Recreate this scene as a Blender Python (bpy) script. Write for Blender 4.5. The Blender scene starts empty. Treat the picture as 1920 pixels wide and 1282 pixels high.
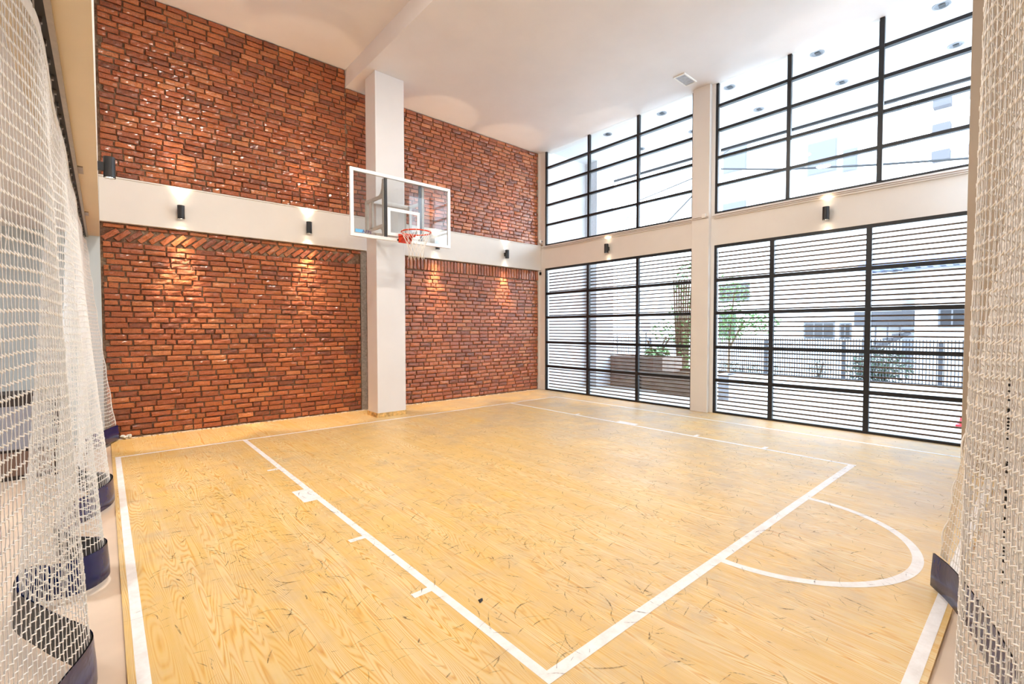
import bpy, math, random
import numpy as np
from mathutils import Vector, Matrix, noise
C = bpy.context.scene.collection
sc = bpy.context.scene
rnd = random.Random(7)
# ------------------------------------------------------------------ camera
CAM = Vector((-8.32595, -8.47914, 1.53))
yaw, pitch, roll, FPX = math.radians(41.13547), math.radians(1.61768), math.radians(-0.04153), 877.429
F = Vector((math.sin(yaw)*math.cos(pitch), math.cos(yaw)*math.cos(pitch), -math.sin(pitch)))
R0 = Vector((math.cos(yaw), -math.sin(yaw), 0)); U0 = R0.cross(F)
R_ = R0*math.cos(roll)+U0*math.sin(roll); U_ = -R0*math.sin(roll)+U0*math.cos(roll)
cd = bpy.data.cameras.new('camera'); cam = bpy.data.objects.new('camera', cd); C.objects.link(cam)
cd.sensor_width = 36; cd.lens = FPX/1920*36; cd.clip_start = 0.02; cd.clip_end = 300
M = Matrix.Identity(4)
for i in range(3):
    M[i][0], M[i][1], M[i][2], M[i][3] = R_[i], U_[i], -F[i], CAM[i]
cam.matrix_world = M
sc.camera = cam
# ------------------------------------------------------------------ sky, colour management
SKY, EXPO = 17.0, -0.64
LAMP = 0.75
w = bpy.data.worlds.new('world'); sc.world = w; w.use_nodes = True
nt = w.node_tree; bg = nt.nodes['Background']
tc = nt.nodes.new('ShaderNodeTexCoord'); sx = nt.nodes.new('ShaderNodeSeparateXYZ'); cr = nt.nodes.new('ShaderNodeValToRGB')
nt.links.new(tc.outputs['Generated'], sx.inputs[0]); nt.links.new(sx.outputs['Z'], cr.inputs[0]); nt.links.new(cr.outputs[0], bg.inputs[0])
cr.color_ramp.elements[0].position = 0.0; cr.color_ramp.elements[0].color = (0.86, 0.93, 1.0, 1)
cr.color_ramp.elements[1].position = 0.7; cr.color_ramp.elements[1].color = (0.62, 0.80, 1.0, 1)
bg.inputs[1].default_value = SKY
sc.view_settings.view_transform = 'Standard'; sc.view_settings.look = 'None'
sc.view_settings.exposure = EXPO; sc.view_settings.gamma = 1.0; sc.view_settings.use_curve_mapping = False
cy = sc.cycles
cy.max_bounces = 10; cy.diffuse_bounces = 6; cy.glossy_bounces = 4; cy.transmission_bounces = 6; cy.transparent_max_bounces = 24
cy.caustics_reflective = False; cy.caustics_refractive = False; cy.sample_clamp_indirect = 8.0
cy.use_denoising = True

def light(name, kind, loc, energy, color, rot=None, **kw):
    ld = bpy.data.lights.new(name, kind); ld.energy = energy; ld.color = color
    for k, v in kw.items(): setattr(ld, k, v)
    o = bpy.data.objects.new(name, ld); C.objects.link(o); o.location = loc
    if rot: o.rotation_euler = rot
    return o
# portals in the two window bays guide the daylight in (they emit nothing themselves)
for (y0, y1, z0, z1) in ((-4.1, -0.2, 0.03, 3.0), (-8.2, -4.47, 0.03, 3.0), (-4.1, -0.2, 3.62, 5.88), (-8.2, -4.47, 3.62, 5.88)):
    p = light('daylight_portal', 'AREA', (0.28, (y0+y1)/2, (z0+z1)/2), 1, (1, 1, 1), (0, math.radians(90), 0), shape='RECTANGLE', size=z1-z0, size_y=y1-y0)
    p.data.cycles.is_portal = True
WARM = (1.0, 0.74, 0.48)

# ------------------------------------------------------------------ helpers
def s2l(r, g, b):
    f = lambda c: (c/255/12.92) if c/255 <= 0.04045 else ((c/255+0.055)/1.055)**2.4
    return (f(r), f(g), f(b), 1)

class NT:
    def __init__(s, name):
        s.m = bpy.data.materials.new(name); s.m.use_nodes = True; s.t = s.m.node_tree
        s.b = s.t.nodes['Principled BSDF']; s.out = s.t.nodes['Material Output']
    def n(s, typ, **kw):
        o = s.t.nodes.new('ShaderNode'+typ)
        for k, v in kw.items(): setattr(o, k, v)
        return o
    def l(s, a, b): s.t.links.new(a, b)
    def coord(s, scale=(1, 1, 1), kind='Object'):
        a = s.n('TexCoord'); m = s.n('Mapping'); s.l(a.outputs[kind], m.inputs[0]); m.inputs['Scale'].default_value = scale; return m.outputs[0]
    def noise(s, v, scale, detail=3, rough=0.5, dist=0):
        n = s.n('TexNoise'); s.l(v, n.inputs['Vector']); n.inputs['Scale'].default_value = scale
        n.inputs['Detail'].default_value = detail; n.inputs['Roughness'].default_value = rough; n.inputs['Distortion'].default_value = dist
        return n.outputs['Fac']
    def ramp(s, fac, stops):
        r = s.n('ValToRGB'); s.l(fac, r.inputs[0]); e = r.color_ramp.elements
        while len(e) < len(stops): e.new(0.5)
        for i, (p, c) in enumerate(stops): e[i].position = p; e[i].color = c if len(c) == 4 else (*c, 1)
        return r.outputs[0]
    def math(s, op, a, b=None, c=None):
        m = s.n('Math', operation=op)
        for i, x in enumerate((a, b, c)):
            if x is None: continue
            if isinstance(x, (int, float)): m.inputs[i].default_value = x
            else: s.l(x, m.inputs[i])
        return m.outputs[0]
    def mix(s, fac, a, b, blend='MIX'):
        m = s.n('Mix', data_type='RGBA', blend_type=blend)
        for i, x in ((0, fac), (6, a), (7, b)):
            if isinstance(x, (int, float)): m.inputs[i].default_value = x
            elif isinstance(x, tuple): m.inputs[i].default_value = x
            else: s.l(x, m.inputs[i])
        return m.outputs[2]
    def bump(s, h, strength=0.3, dist=0.01):
        b = s.n('Bump'); s.l(h, b.inputs['Height']); b.inputs['Strength'].default_value = strength; b.inputs['Distance'].default_value = dist
        s.l(b.outputs[0], s.b.inputs['Normal'])
    def set(s, **kw):
        for k, v in kw.items():
            k = k.replace('_', ' ')
            i = s.b.inputs[k]
            if hasattr(v, 'is_linked') or hasattr(v, 'links'): s.l(v, i)
            else: i.default_value = v
        return s

def simple(name, col, rough=0.5, metal=0.0, var=0.06, bump=0.0, scale=20):
    t = NT(name); v = t.coord()
    n = t.noise(v, scale, 3)
    d = tuple(c*(1-var*1.5) for c in col[:3])+(1,); u = tuple(min(1, c*(1+var)) for c in col[:3])+(1,)
    t.l(t.ramp(n, [(0.3, d), (0.7, u)]), t.b.inputs['Base Color'])
    t.set(Roughness=rough, Metallic=metal)
    if bump: t.bump(n, bump, 0.004)
    return t.m

def emis(name, col, st):
    t = NT(name); t.set(Base_Color=(1, 1, 1, 1)); t.b.inputs['Emission Color'].default_value = col; t.b.inputs['Emission Strength'].default_value = st
    return t.m

def paint(name, col, bumpst=0.15):
    t = NT(name); v = t.coord()
    n1 = t.noise(v, 1.3, 4, 0.6); n2 = t.noise(v, 60, 3, 0.6)
    d = tuple(c*0.955 for c in col[:3])+(1,)
    t.l(t.ramp(n1, [(0.3, d), (0.62, col)]), t.b.inputs['Base Color']); t.set(Roughness=0.62)
    t.bump(t.math('ADD', t.math('MULTIPLY', n1, 2.0), n2), bumpst, 0.003)
    return t.m

class MB:
    def __init__(s): s.v = []; s.f = []; s.mi = []; s.cols = None
    def add(s, v, f, mi=0):
        k = len(s.v); s.v += [tuple(x) for x in v]; s.f += [tuple(i+k for i in q) for q in f]; s.mi += [mi]*len(f)
    def box(s, x0, x1, y0, y1, z0, z1, mi=0):
        x0, x1 = sorted((x0, x1)); y0, y1 = sorted((y0, y1)); z0, z1 = sorted((z0, z1))
        v = [(x, y, z) for z in (z0, z1) for y in (y0, y1) for x in (x0, x1)]
        s.add(v, [(0, 2, 3, 1), (4, 5, 7, 6), (0, 1, 5, 4), (2, 6, 7, 3), (0, 4, 6, 2), (1, 3, 7, 5)], mi)
    def obox(s, c, ax, ay, az, mi=0):
        c, ax, ay, az = map(Vector, (c, ax, ay, az))
        v = [c+i*ax+j*ay+k*az for k in (-1, 1) for j in (-1, 1) for i in (-1, 1)]
        fs = [(0, 2, 3, 1), (4, 5, 7, 6), (0, 1, 5, 4), (2, 6, 7, 3), (0, 4, 6, 2), (1, 3, 7, 5)]
        if ax.cross(ay).dot(az) < 0: fs = [q[::-1] for q in fs]
        s.add(v, fs, mi)
    def bar(s, a, b, w, h, up=(0, 0, 1), mi=0):
        a, b = Vector(a), Vector(b); d = (b-a); L = d.length; d.normalize(); up = Vector(up)
        x = d.cross(up)
        if x.length < 1e-4: x = d.cross(Vector((1, 0, 0)))
        x.normalize(); y = x.cross(d)
        s.obox((a+b)/2, d*(L/2), x*(w/2), y*(h/2), mi)
    def tube(s, pts, r, n=8, closed=False, mi=0, caps=True):
        pts = [Vector(p) for p in pts]; N = len(pts); rr = r if isinstance(r, (list, tuple)) else [r]*N
        k = len(s.v); prev = None
        for i, p in enumerate(pts):
            if closed: d = pts[(i+1) % N]-pts[i-1]
            else: d = pts[min(i+1, N-1)]-pts[max(i-1, 0)]
            d.normalize()
            if prev is None:
                x = d.cross(Vector((0, 0, 1)))
                if x.length < 0.05: x = d.cross(Vector((0, 1, 0)))
            else: x = prev-d*prev.dot(d)
            x.normalize(); prev = x; y = d.cross(x)
            for j in range(n):
                a = 2*math.pi*j/n; s.v.append(tuple(p+(x*math.cos(a)+y*math.sin(a))*rr[i]))
        m = N if closed else N-1
        for i in range(m):
            for j in range(n):
                a, b = k+i*n+j, k+i*n+(j+1) % n; c, d2 = k+((i+1) % N)*n+(j+1) % n, k+((i+1) % N)*n+j
                s.f.append((a, b, c, d2)); s.mi.append(mi)
        if caps and not closed:
            s.f.append(tuple(k+j for j in range(n))[::-1]); s.mi.append(mi)
            s.f.append(tuple(k+(N-1)*n+j for j in range(n))); s.mi.append(mi)
    def lathe(s, prof, c=(0, 0, 0), n=24, mi=0):
        k = len(s.v); c = Vector(c)
        for (r, z) in prof:
            for j in range(n):
                a = 2*math.pi*j/n; s.v.append((c.x+r*math.cos(a), c.y+r*math.sin(a), c.z+z))
        for i in range(len(prof)-1):
            for j in range(n):
                s.f.append((k+i*n+j, k+i*n+(j+1) % n, k+(i+1)*n+(j+1) % n, k+(i+1)*n+j)); s.mi.append(mi)
    def build(s, name, mats, parent=None, smooth=False, bevel=0, loc=None):
        me = bpy.data.meshes.new(name); me.from_pydata(s.v, [], s.f)
        mats = mats if isinstance(mats, (list, tuple)) else [mats]
        for m in mats: me.materials.append(m)
        if len(mats) > 1: me.polygons.foreach_set('material_index', s.mi)
        if smooth: me.polygons.foreach_set('use_smooth', [True]*len(s.f))
        me.update(); o = bpy.data.objects.new(name, me); C.objects.link(o)
        if parent:
            o.parent = parent
            o.matrix_parent_inverse = Matrix.Translation(parent.location).inverted() if any(parent.location) else Matrix.Identity(4)
        if loc: o.location = loc
        if bevel:
            b = o.modifiers.new('bevel', 'BEVEL'); b.width = bevel; b.segments = 2; b.limit_method = 'ANGLE'
        return o

def tag(o, label, cat, group=None, kind=None):
    o['label'] = label; o['category'] = cat
    if group: o['group'] = group
    if kind: o['kind'] = kind
    return o
def thing(name, label, cat, loc=(0, 0, 0), group=None, kind=None):
    o = bpy.data.objects.new(name, None); o.empty_display_size = 0.1; C.objects.link(o); o.location = loc
    return tag(o, label, cat, group, kind)
def struct(o, label=None):
    o['kind'] = 'structure'
    if label: o['label'] = label; o['category'] = o.name.split('_')[0]
    return o
def box(name, mat, x0, x1, y0, y1, z0, z1, parent=None, bevel=0):
    b = MB(); b.box(x0, x1, y0, y1, z0, z1); return b.build(name, mat, parent, bevel=bevel)
def dup(root, loc, label, group=None):
    r = root.copy(); C.objects.link(r); r.location = loc; r['label'] = label
    for ch in list(root.children):
        c = ch.copy(); C.objects.link(c); c.parent = r; c.matrix_parent_inverse = ch.matrix_parent_inverse.copy()
        for g in ch.children:
            d = g.copy(); C.objects.link(d); d.parent = c; d.matrix_parent_inverse = g.matrix_parent_inverse.copy()
    return r

# ------------------------------------------------------------------ materials
white_wall = paint('white_wall_paint', s2l(231, 227, 223))
ceil_paint = paint('ceiling_paint', s2l(232, 228, 228), 0.06)
beige_paint = paint('beige_beam_paint', s2l(226, 209, 183), 0.08)
column_shade_paint = paint('shaded_white_column_paint', s2l(176, 162, 146), 0.08)  # white column standing in shade, the shade put into a grey-beige colour
black_steel = simple('black_steel', s2l(22, 24, 30), 0.38, 0.0, 0.1)
black_lamp = simple('black_powder_coat', s2l(30, 31, 36), 0.35, 0.0, 0.1)
slat_mat = simple('bronze_slats', s2l(92, 66, 50), 0.45, 0.2)
chrome = simple('galvanised_steel', s2l(170, 168, 165), 0.3, 0.9)
rail_mat = simple('rail_aluminium', s2l(170, 158, 145), 0.4, 0.5)
rubber = simple('dark_rubber', s2l(50, 56, 62), 0.5)
alu_white = simple('white_aluminium', s2l(240, 241, 244), 0.3, 0.1, 0.02)
frame_grey = simple('grey_painted_steel', s2l(196, 192, 184), 0.4)
orange = simple('orange_enamel', s2l(222, 66, 24), 0.35)
cord_white = simple('white_cord', s2l(246, 240, 232), 0.7)
net_white = simple('white_net_cord', s2l(244, 243, 242), 0.65, 0, 0.05, 0, 200)
tape_white = simple('white_webbing', s2l(232, 228, 222), 0.7)
plastic_white = simple('white_plastic', s2l(240, 238, 234), 0.4, 0, 0.02)
lens_glow = emis('lamp_lens', (1.0, 0.82, 0.6, 1), 30)
ink = simple('black_ink', s2l(20, 15, 14), 0.6)

def mk_hem(name, col, r):
    t = NT(name); v = t.coord(); n = t.noise(v, 6, 3, 0.6, 0.5)
    t.l(t.ramp(n, [(0.3, tuple(c*0.6 for c in col[:3])+(1,)), (0.7, col)]), t.b.inputs['Base Color']); t.set(Roughness=r)
    t.bump(n, 0.25, 0.02); return t.m
hem_blue = mk_hem('navy_vinyl', s2l(16, 36, 100), 0.26)
hem_black = mk_hem('black_vinyl_back', s2l(20, 20, 26), 0.5)

def mk_glass(name, tint=(1, 1, 1, 1), refl=1.0):
    t = NT(name); t.t.nodes.remove(t.b)
    tr = t.n('BsdfTransparent'); gl = t.n('BsdfGlossy'); mx = t.n('MixShader'); fr = t.n('Fresnel')
    tr.inputs[0].default_value = tint; gl.inputs['Roughness'].default_value = 0.01; fr.inputs[0].default_value = 1.45; ge = t.n('NewGeometry'); t.l(t.math('MULTIPLY_ADD', ge.outputs['Backfacing'], 1/1.45-1.45, 1.45), fr.inputs[0])
    nz = t.noise(t.coord(), 3, 2)
    f = t.math('MULTIPLY', fr.outputs[0], t.math('MULTIPLY_ADD', nz, 0.1, refl-0.05))
    t.l(f, mx.inputs[0]); t.l(tr.outputs[0], mx.inputs[1]); t.l(gl.outputs[0], mx.inputs[2]); t.l(mx.outputs[0], t.out.inputs[0])
    return t.m
glass = mk_glass('window_glass', (0.97, 0.985, 0.985, 1))
board_glass = mk_glass('backboard_glass', (0.93, 0.95, 0.96, 1), 2.2)

def mk_brick():
    t = NT('rough_red_brick'); v = t.coord()
    at = t.n('Attribute'); at.attribute_name = 'brick_col'
    n1 = t.noise(v, 28, 5, 0.7); n2 = t.noise(v, 130, 3, 0.6); n3 = t.noise(v, 4, 3, 0.5)
    c = t.mix(t.ramp(n1, [(0.35, (0, 0, 0)), (0.75, (1, 1, 1))]), at.outputs['Color'], s2l(214, 108, 52), 'MIX')
    c = t.mix(0.5, at.outputs['Color'], c)
    c = t.mix(t.ramp(n1, [(0.60, (0, 0, 0)), (0.72, (0.4, 0.4, 0.4))]), c, s2l(176, 128, 92))
    c = t.mix(t.ramp(n2, [(0.34, (0.8, 0.8, 0.8)), (0.45, (0, 0, 0))]), c, s2l(62, 26, 16))
    t.l(c, t.b.inputs['Base Color'])
    t.l(t.ramp(n3, [(0.3, (0.30, 0.30, 0.30)), (0.7, (0.46, 0.46, 0.46))]), t.b.inputs['Roughness'])
    t.b.inputs['Coat Weight'].default_value = 0.8; t.b.inputs['Coat Roughness'].default_value = 0.17
    t.bump(t.math('ADD', n1, t.math('MULTIPLY', n2, 0.6)), 1.0, 0.016)
    return t.m
brick_mat = mk_brick()
def mk_mortar():
    t = NT('crumbly_mortar'); v = t.coord(); n = t.noise(v, 22, 6, 0.7); n2 = t.noise(v, 3, 3)
    c = t.mix(t.ramp(n2, [(0.35, (0, 0, 0)), (0.65, (1, 1, 1))]), s2l(128, 88, 64), s2l(172, 146, 120))
    c = t.mix(t.ramp(n, [(0.4, (0.6, 0.6, 0.6)), (0.6, (0, 0, 0))]), c, s2l(66, 40, 28))
    t.l(c, t.b.inputs['Base Color']); t.set(Roughness=0.8); t.bump(n, 1.0, 0.03); return t.m
mortar_mat = mk_mortar()

def mk_floor():
    t = NT('printed_pine_floor'); a = t.n('TexCoord'); sp = t.n('SeparateXYZ'); t.l(a.outputs['Object'], sp.inputs[0])
    X, Y = sp.outputs[0], sp.outputs[1]
    pl = t.math('FLOOR', t.math('DIVIDE', X, 0.155))
    wn = t.n('TexWhiteNoise', noise_dimensions='1D'); t.l(pl, wn.inputs['W'])
    cb = t.n('CombineXYZ'); t.l(t.math('MULTIPLY', X, 7.0), cb.inputs[0])
    t.l(t.math('ADD', t.math('MULTIPLY', Y, 0.42), t.math('MULTIPLY', wn.outputs[0], 40)), cb.inputs[1]); t.l(t.math('MULTIPLY', wn.outputs[0], 9), cb.inputs[2])
    n = t.noise(cb.outputs[0], 1.0, 1.5, 0.35)
    ring = t.math('FRACT', t.math('MULTIPLY', n, 52))
    tri = t.math('ABSOLUTE', t.math('SUBTRACT', t.math('MULTIPLY', ring, 2), 1))
    cb2 = t.n('CombineXYZ'); t.l(t.math('MULTIPLY', X, 55), cb2.inputs[0]); t.l(t.math('MULTIPLY', Y, 1.6), cb2.inputs[1])
    fine = t.noise(cb2.outputs[0], 1.0, 3, 0.6)
    v = t.coord()
    big = t.noise(v, 0.9, 4, 0.65); mid = t.noise(v, 3.5, 5, 0.7)
    c = t.ramp(tri, [(0.0, s2l(230, 206, 146)), (0.45, s2l(228, 200, 132)), (0.75, s2l(222, 170, 74)), (1.0, s2l(206, 140, 42))])
    c = t.mix(t.ramp(fine, [(0.38, (0, 0, 0)), (0.70, (0.7, 0.7, 0.7))]), c, s2l(234, 208, 160))
    c = t.mix(t.ramp(n, [(0.38, (0, 0, 0)), (0.62, (0.55, 0.55, 0.55))]), c, s2l(224, 180, 92))
    zone = t.math('MINIMUM', t.math('MAXIMUM', t.math('MULTIPLY_ADD', t.math('ADD', X, t.math('MULTIPLY', big, 3.0)), 0.16, 0.75), 0.15), 0.85)  # rises toward the windows, where daylight sheen is painted in with the wear
    worn = t.math('MULTIPLY', zone, t.ramp(t.noise(v, 1.6, 6, 0.72), [(0.36, (0, 0, 0)), (0.60, (0.9, 0.9, 0.9))]))  # wear and painted daylight sheen together
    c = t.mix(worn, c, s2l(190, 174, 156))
    dirt = t.math('MULTIPLY', t.ramp(mid, [(0.42, (0, 0, 0)), (0.75, (1, 1, 1))]), t.ramp(big, [(0.4, (0.08, 0.08, 0.08)), (0.65, (0.85, 0.85, 0.85))]))
    c = t.mix(dirt, c, s2l(190, 170, 144))
    t.l(c, t.b.inputs['Base Color'])
    t.l(t.ramp(mid, [(0.3, (0.36, 0.36, 0.36)), (0.7, (0.52, 0.52, 0.52))]), t.b.inputs['Roughness'])
    t.bump(t.math('ADD', fine, tri), 0.08, 0.002)
    return t.m
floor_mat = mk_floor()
def mk_line():
    t = NT('white_line_paint'); v = t.coord(); n = t.noise(v, 9, 5, 0.7); n2 = t.noise(v, 70, 3, 0.6)
    c = t.ramp(n, [(0.3, s2l(228, 223, 220)), (0.6, s2l(246, 243, 243))])
    c = t.mix(t.ramp(n2, [(0.25, (0.4, 0.4, 0.4)), (0.36, (0, 0, 0))]), c, s2l(214, 200, 178))
    t.l(c, t.b.inputs['Base Color']); t.set(Roughness=0.5); return t.m
line_mat = mk_line()
def mk_scuff():
    t = NT('rubber_scuff'); t.t.nodes.remove(t.b)
    tr = t.n('BsdfTransparent'); df = t.n('BsdfDiffuse'); mx = t.n('MixShader'); n = t.noise(t.coord(), 45, 4, 0.7)
    df.inputs[0].default_value = s2l(96, 80, 66)
    t.l(t.ramp(n, [(0.38, (0, 0, 0)), (0.68, (0.75, 0.75, 0.75))]), mx.inputs[0])
    t.l(tr.outputs[0], mx.inputs[1]); t.l(df.outputs[0], mx.inputs[2]); t.l(mx.outputs[0], t.out.inputs[0]); return t.m
scuff_mat = mk_scuff()
tile_mat = simple('beige_concrete_screed', s2l(222, 200, 178), 0.55, 0, 0.07, 0.1, 2.5)

# ------------------------------------------------------------------ floor and court
fl = MB(); fl.box(-8.275, 0.05, -8.168, 0.0, -0.10, 0.0)
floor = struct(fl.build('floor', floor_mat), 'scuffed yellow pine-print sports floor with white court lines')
sf = MB(); sf.box(-12.2, 0.2, -12.2, 0.2, -0.2, -0.018)
struct(sf.build('floor_surround', tile_mat), 'beige screed floor around the raised sports floor')
LZ = 0.0012
def quad(mb, x0, x1, y0, y1, z=LZ): mb.add([(x0, y0, z), (x1, y0, z), (x1, y1, z), (x0, y1, z)], [(0, 1, 2, 3)])
W = 0.052
def line_obj(name, quads):
    b = MB()
    for q in quads: quad(b, *q)
    return b.build(name, line_mat, floor)
line_obj('sideline', [(-8.246, -8.196, -8.145, -1.19)])
line_obj('sideline', [(-0.71, -0.66, -8.09, -1.19)])
line_obj('baseline', [(-8.196, -0.71, -1.243, -1.193)])
line_obj('far_court_line', [(-8.196, -0.66, -8.145, -8.093)])
def lane(x, inner, s):   # s: side on which the rebound marks stick out
    qs = [(x-W/2, x+W/2, -7.10, -1.243)]
    for y, L in ((-2.97, 0.05), (-4.02, 0.36), (-5.2, 0.05), (-6.12, 0.05)):
        qs.append((x+s*W/2, x+s*(W/2+0.11), y-L/2, y+L/2) if s > 0 else (x-W/2-0.11, x-W/2, y-L/2, y+L/2))
    return line_obj('key_line', qs)
lane(-6.885, 0, -1); lane(-2.03, 0, 1)
line_obj('free_throw_line', [(-6.859, -2.056, -7.10, -7.035)])
b = MB(); cx, cyy, ro, ri = -4.42, -7.10, 0.885, 0.825; N = 48
vs = []; fs = []
for i in range(N+1):
    a = math.pi+math.pi*i/N
    vs += [(cx+ri*math.cos(a), cyy+ri*math.sin(a)*1.0, LZ), (cx+ro*math.cos(a), cyy+ro*math.sin(a), LZ)]
for i in range(N): fs.append((2*i, 2*i+1, 2*i+3, 2*i+2))
b.add(vs, fs); b.build('free_throw_arc', line_mat, floor)
# scuffs
b = MB()
clusters = [(-4.5, -5.5, 2.4, 1.3), (-4.5, -3.6, 1.8, 1.2), (-2.2, -6.6, 1.4, 1.2), (-6.0, -6.3, 1.2, 1.2), (-3.6, -4.6, 2.6, 2.0), (-7.4, -3.6, 0.5, 1.6)]
for i in range(5200):
    c = rnd.choice(clusters); x = rnd.gauss(c[0], c[2]); y = rnd.gauss(c[1], c[3])
    if not (-8.15 < x < -0.3 and -8.0 < y < -0.8): continue
    a = rnd.gauss(rnd.choice((2.6, 0.4, 1.6)), 0.5); L = rnd.uniform(0.02, 0.11)*rnd.choice((1, 1, 1, 2)); k = rnd.uniform(-9, 9); wd = rnd.choice((0.0010, 0.0016, 0.0025, 0.004))
    n = 5; vs = []; z = 0.0016+rnd.random()*0.0006
    for j in range(n+1):
        h = wd*math.sin(math.pi*(j+0.3)/(n+0.6))+0.0003
        vs += [(x-h*math.sin(a), y+h*math.cos(a), z), (x+h*math.sin(a), y-h*math.cos(a), z)]
        x += L/n*math.cos(a); y += L/n*math.sin(a); a += k*L/n
    b.add(vs, [(2*j, 2*j+1, 2*j+3, 2*j+2) for j in range(n)])
sco = b.build('scuff_marks', scuff_mat, floor); sco['kind'] = 'stuff'
# small litter
b = MB(); b.add([(0, 0, 0.001), (0.03, 0.012, 0.001), (0.042, 0.03, 0.001), (0.012, 0.034, 0.001), (0.012, 0.012, 0.008), (0.03, 0.024, 0.009)], [(0, 1, 4), (1, 2, 5), (1, 5, 4), (2, 3, 5), (3, 4, 5), (3, 0, 4), (0, 3, 2, 1)])
o = b.build('paint_chip', ink, loc=(-6.775, -6.43, 0.0012)); tag(o, 'tiny black chip lying on the wooden floor inside the key', 'debris')
b = MB()
for i in range(9):
    c = Vector((rnd.uniform(-0.05, 0.05), rnd.uniform(-0.02, 0.02), 0.03+rnd.uniform(-0.01, 0.01)))
    prof = [(0.002, -0.02), (0.018, -0.014), (0.025, 0), (0.017, 0.015), (0.002, 0.02)]
    b.lathe([(r*rnd.uniform(0.7, 1.2), z) for r, z in prof], c, 7)
o = b.build('crumpled_wrapper', simple('clear_white_plastic', s2l(225, 230, 228), 0.2), loc=(-8.11, -0.075, 0.005)); tag(o, 'crumpled white plastic wrapper at the foot of the brick wall', 'litter')

# ------------------------------------------------------------------ brick wall
def brickwork(name, x0, x1, z0, z1, parent, cuts=(), seed=1, special=None, ch=0.081, L=0.245, dep=0.014, amp=1.0):
    r = random.Random(seed); V = []; Fc = []; col = []
    def one(cx, cz, w, h, ang=0.0, nx=8, nz=4):
        if w < 0.02: return
        base = r.random(); hue = r.random()
        if hue < 0.12: c0 = (0.22, 0.058, 0.024)
        elif hue < 0.55: c0 = (0.40, 0.100, 0.030)
        elif hue < 0.88: c0 = (0.54, 0.155, 0.042)
        else: c0 = (0.62, 0.22, 0.075)
        k = 0.82+0.36*base; c0 = (c0[0]*k, c0[1]*k, c0[2]*k, 1)
        d = dep+r.uniform(-0.009, 0.009); tx = r.uniform(-0.02, 0.02); tz = r.uniform(-0.1, 0.1); ca, sa = math.cos(ang), math.sin(ang)
        w2, h2 = w/2-r.uniform(0.0, 0.004), h/2-r.uniform(0.0, 0.003)
        k0 = len(V); sd = r.random()*100
        nx = max(4, int(nx*w/0.25))
        for j in range(nz+2):
            for i in range(nx+2):
                u = (i-0.5)/nx if 0 < i < nx+1 else (0 if i == 0 else 1); u = min(max(u, 0), 1)
                v = (j-0.5)/nz if 0 < j < nz+1 else (0 if j == 0 else 1)
                edge = i in (0, nx+1) or j in (0, nz+1); rim = (i in (1, nx) or j in (1, nz)) and not edge
                if rim:
                    u = 0.03 if i == 1 else (0.97 if i == nx else u); v = 0.07 if j == 1 else (0.93 if j == nz else v)
                lx, lz = (u-0.5)*2*w2, (v-0.5)*2*h2
                P = Vector((cx*7+lx*22+sd, lz*22, sd)); nn = noise.noise(P); n2 = noise.noise(P*2.7)
                if edge: dd = -0.004; lx += nn*0.005; lz += n2*0.005
                elif rim: dd = d*0.8+nn*0.006; lx += n2*0.005; lz += nn*0.006
                else: dd = d+amp*(nn*0.008+n2*0.0035+tx*lx*4+tz*lz*0.8)
                V.append((cx+lx*ca-lz*sa, -dd, cz+lx*sa+lz*ca)); col.append(c0)
        m = nx+2
        for j in range(nz+1):
            for i in range(nx+1):
                a = k0+j*m+i; Fc.append((a, a+1, a+m+1, a+m))
    zt = z1
    if special == 'diagonal':
        x = x0
        while x < x1: one(x+L/2, z1-0.035, min(L, x1-x)-0.015, 0.05); x += L
        x = x0+0.09
        while x < x1-0.09: one(x, z1-0.155, 0.215, 0.072, 0.72+r.uniform(-0.06, 0.06)); x += 0.128
        zt = z1-0.25
    if special == 'soldier':
        x = x0+0.04
        while x < x1-0.03: one(x, z1-0.13, 0.235, 0.068, math.pi/2+r.uniform(-0.04, 0.04)); x += 0.082
        zt = z1-0.262
    rows = max(1, round((zt-z0)/ch)); hh = (zt-z0)/rows
    for q in range(rows):
        z = z0+(q+0.5)*hh; x = x0-r.uniform(0.0, 0.27)
        while x < x1:
            l = L*r.choice((1, 1, 1, 1, 1, 0.5))*r.uniform(0.93, 1.07)
            a, b_ = max(x, x0), min(x+l, x1)
            if b_-a > 0.05:
                ok = True
                for (qa, qb, qc, qd) in cuts:
                    if a < qb and b_ > qa and z > qc and z < qd: ok = False
                if ok: one((a+b_)/2, z+0.012*noise.noise(Vector(((a+b_)*0.8, z*3, seed))), b_-a-r.uniform(0.004, 0.014), hh-r.uniform(0.004, 0.012), r.gauss(0, 0.012))
            x += l
    me = bpy.data.meshes.new(name); me.from_pydata(V, [], Fc); me.materials.append(brick_mat)
    ca_ = me.color_attributes.new('brick_col', 'FLOAT_COLOR', 'POINT'); ca_.data.foreach_set('color', np.array(col, 'f').ravel())
    me.update(); o = bpy.data.objects.new(name, me); C.objects.link(o); o.parent = parent; o['kind'] = 'structure'
    return o
BX0, BX1 = -8.315, -0.06
HI, LO, STEP = 6.215, 5.9, -4.935
b = MB(); b.box(BX0-0.02, 0.0, 0.012, 0.25, 0, 6.4)
wall_back = struct(b.build('wall_back', mortar_mat), 'red brick end wall behind the basketball hoop')
brickwork('upper_brickwork', BX0, STEP, 3.62, HI-0.01, wall_back, seed=3)
brickwork('upper_brickwork', STEP, BX1, 3.62, LO-0.01, wall_back, seed=4, amp=0.35)
brickwork('lower_brickwork', BX0, -4.69, 0.02, 2.985, wall_back, seed=5, special='diagonal')
brickwork('lower_brickwork', -4.56, BX1, 0.02, 2.985, wall_back, seed=6, special='soldier', amp=0.5)
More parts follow.
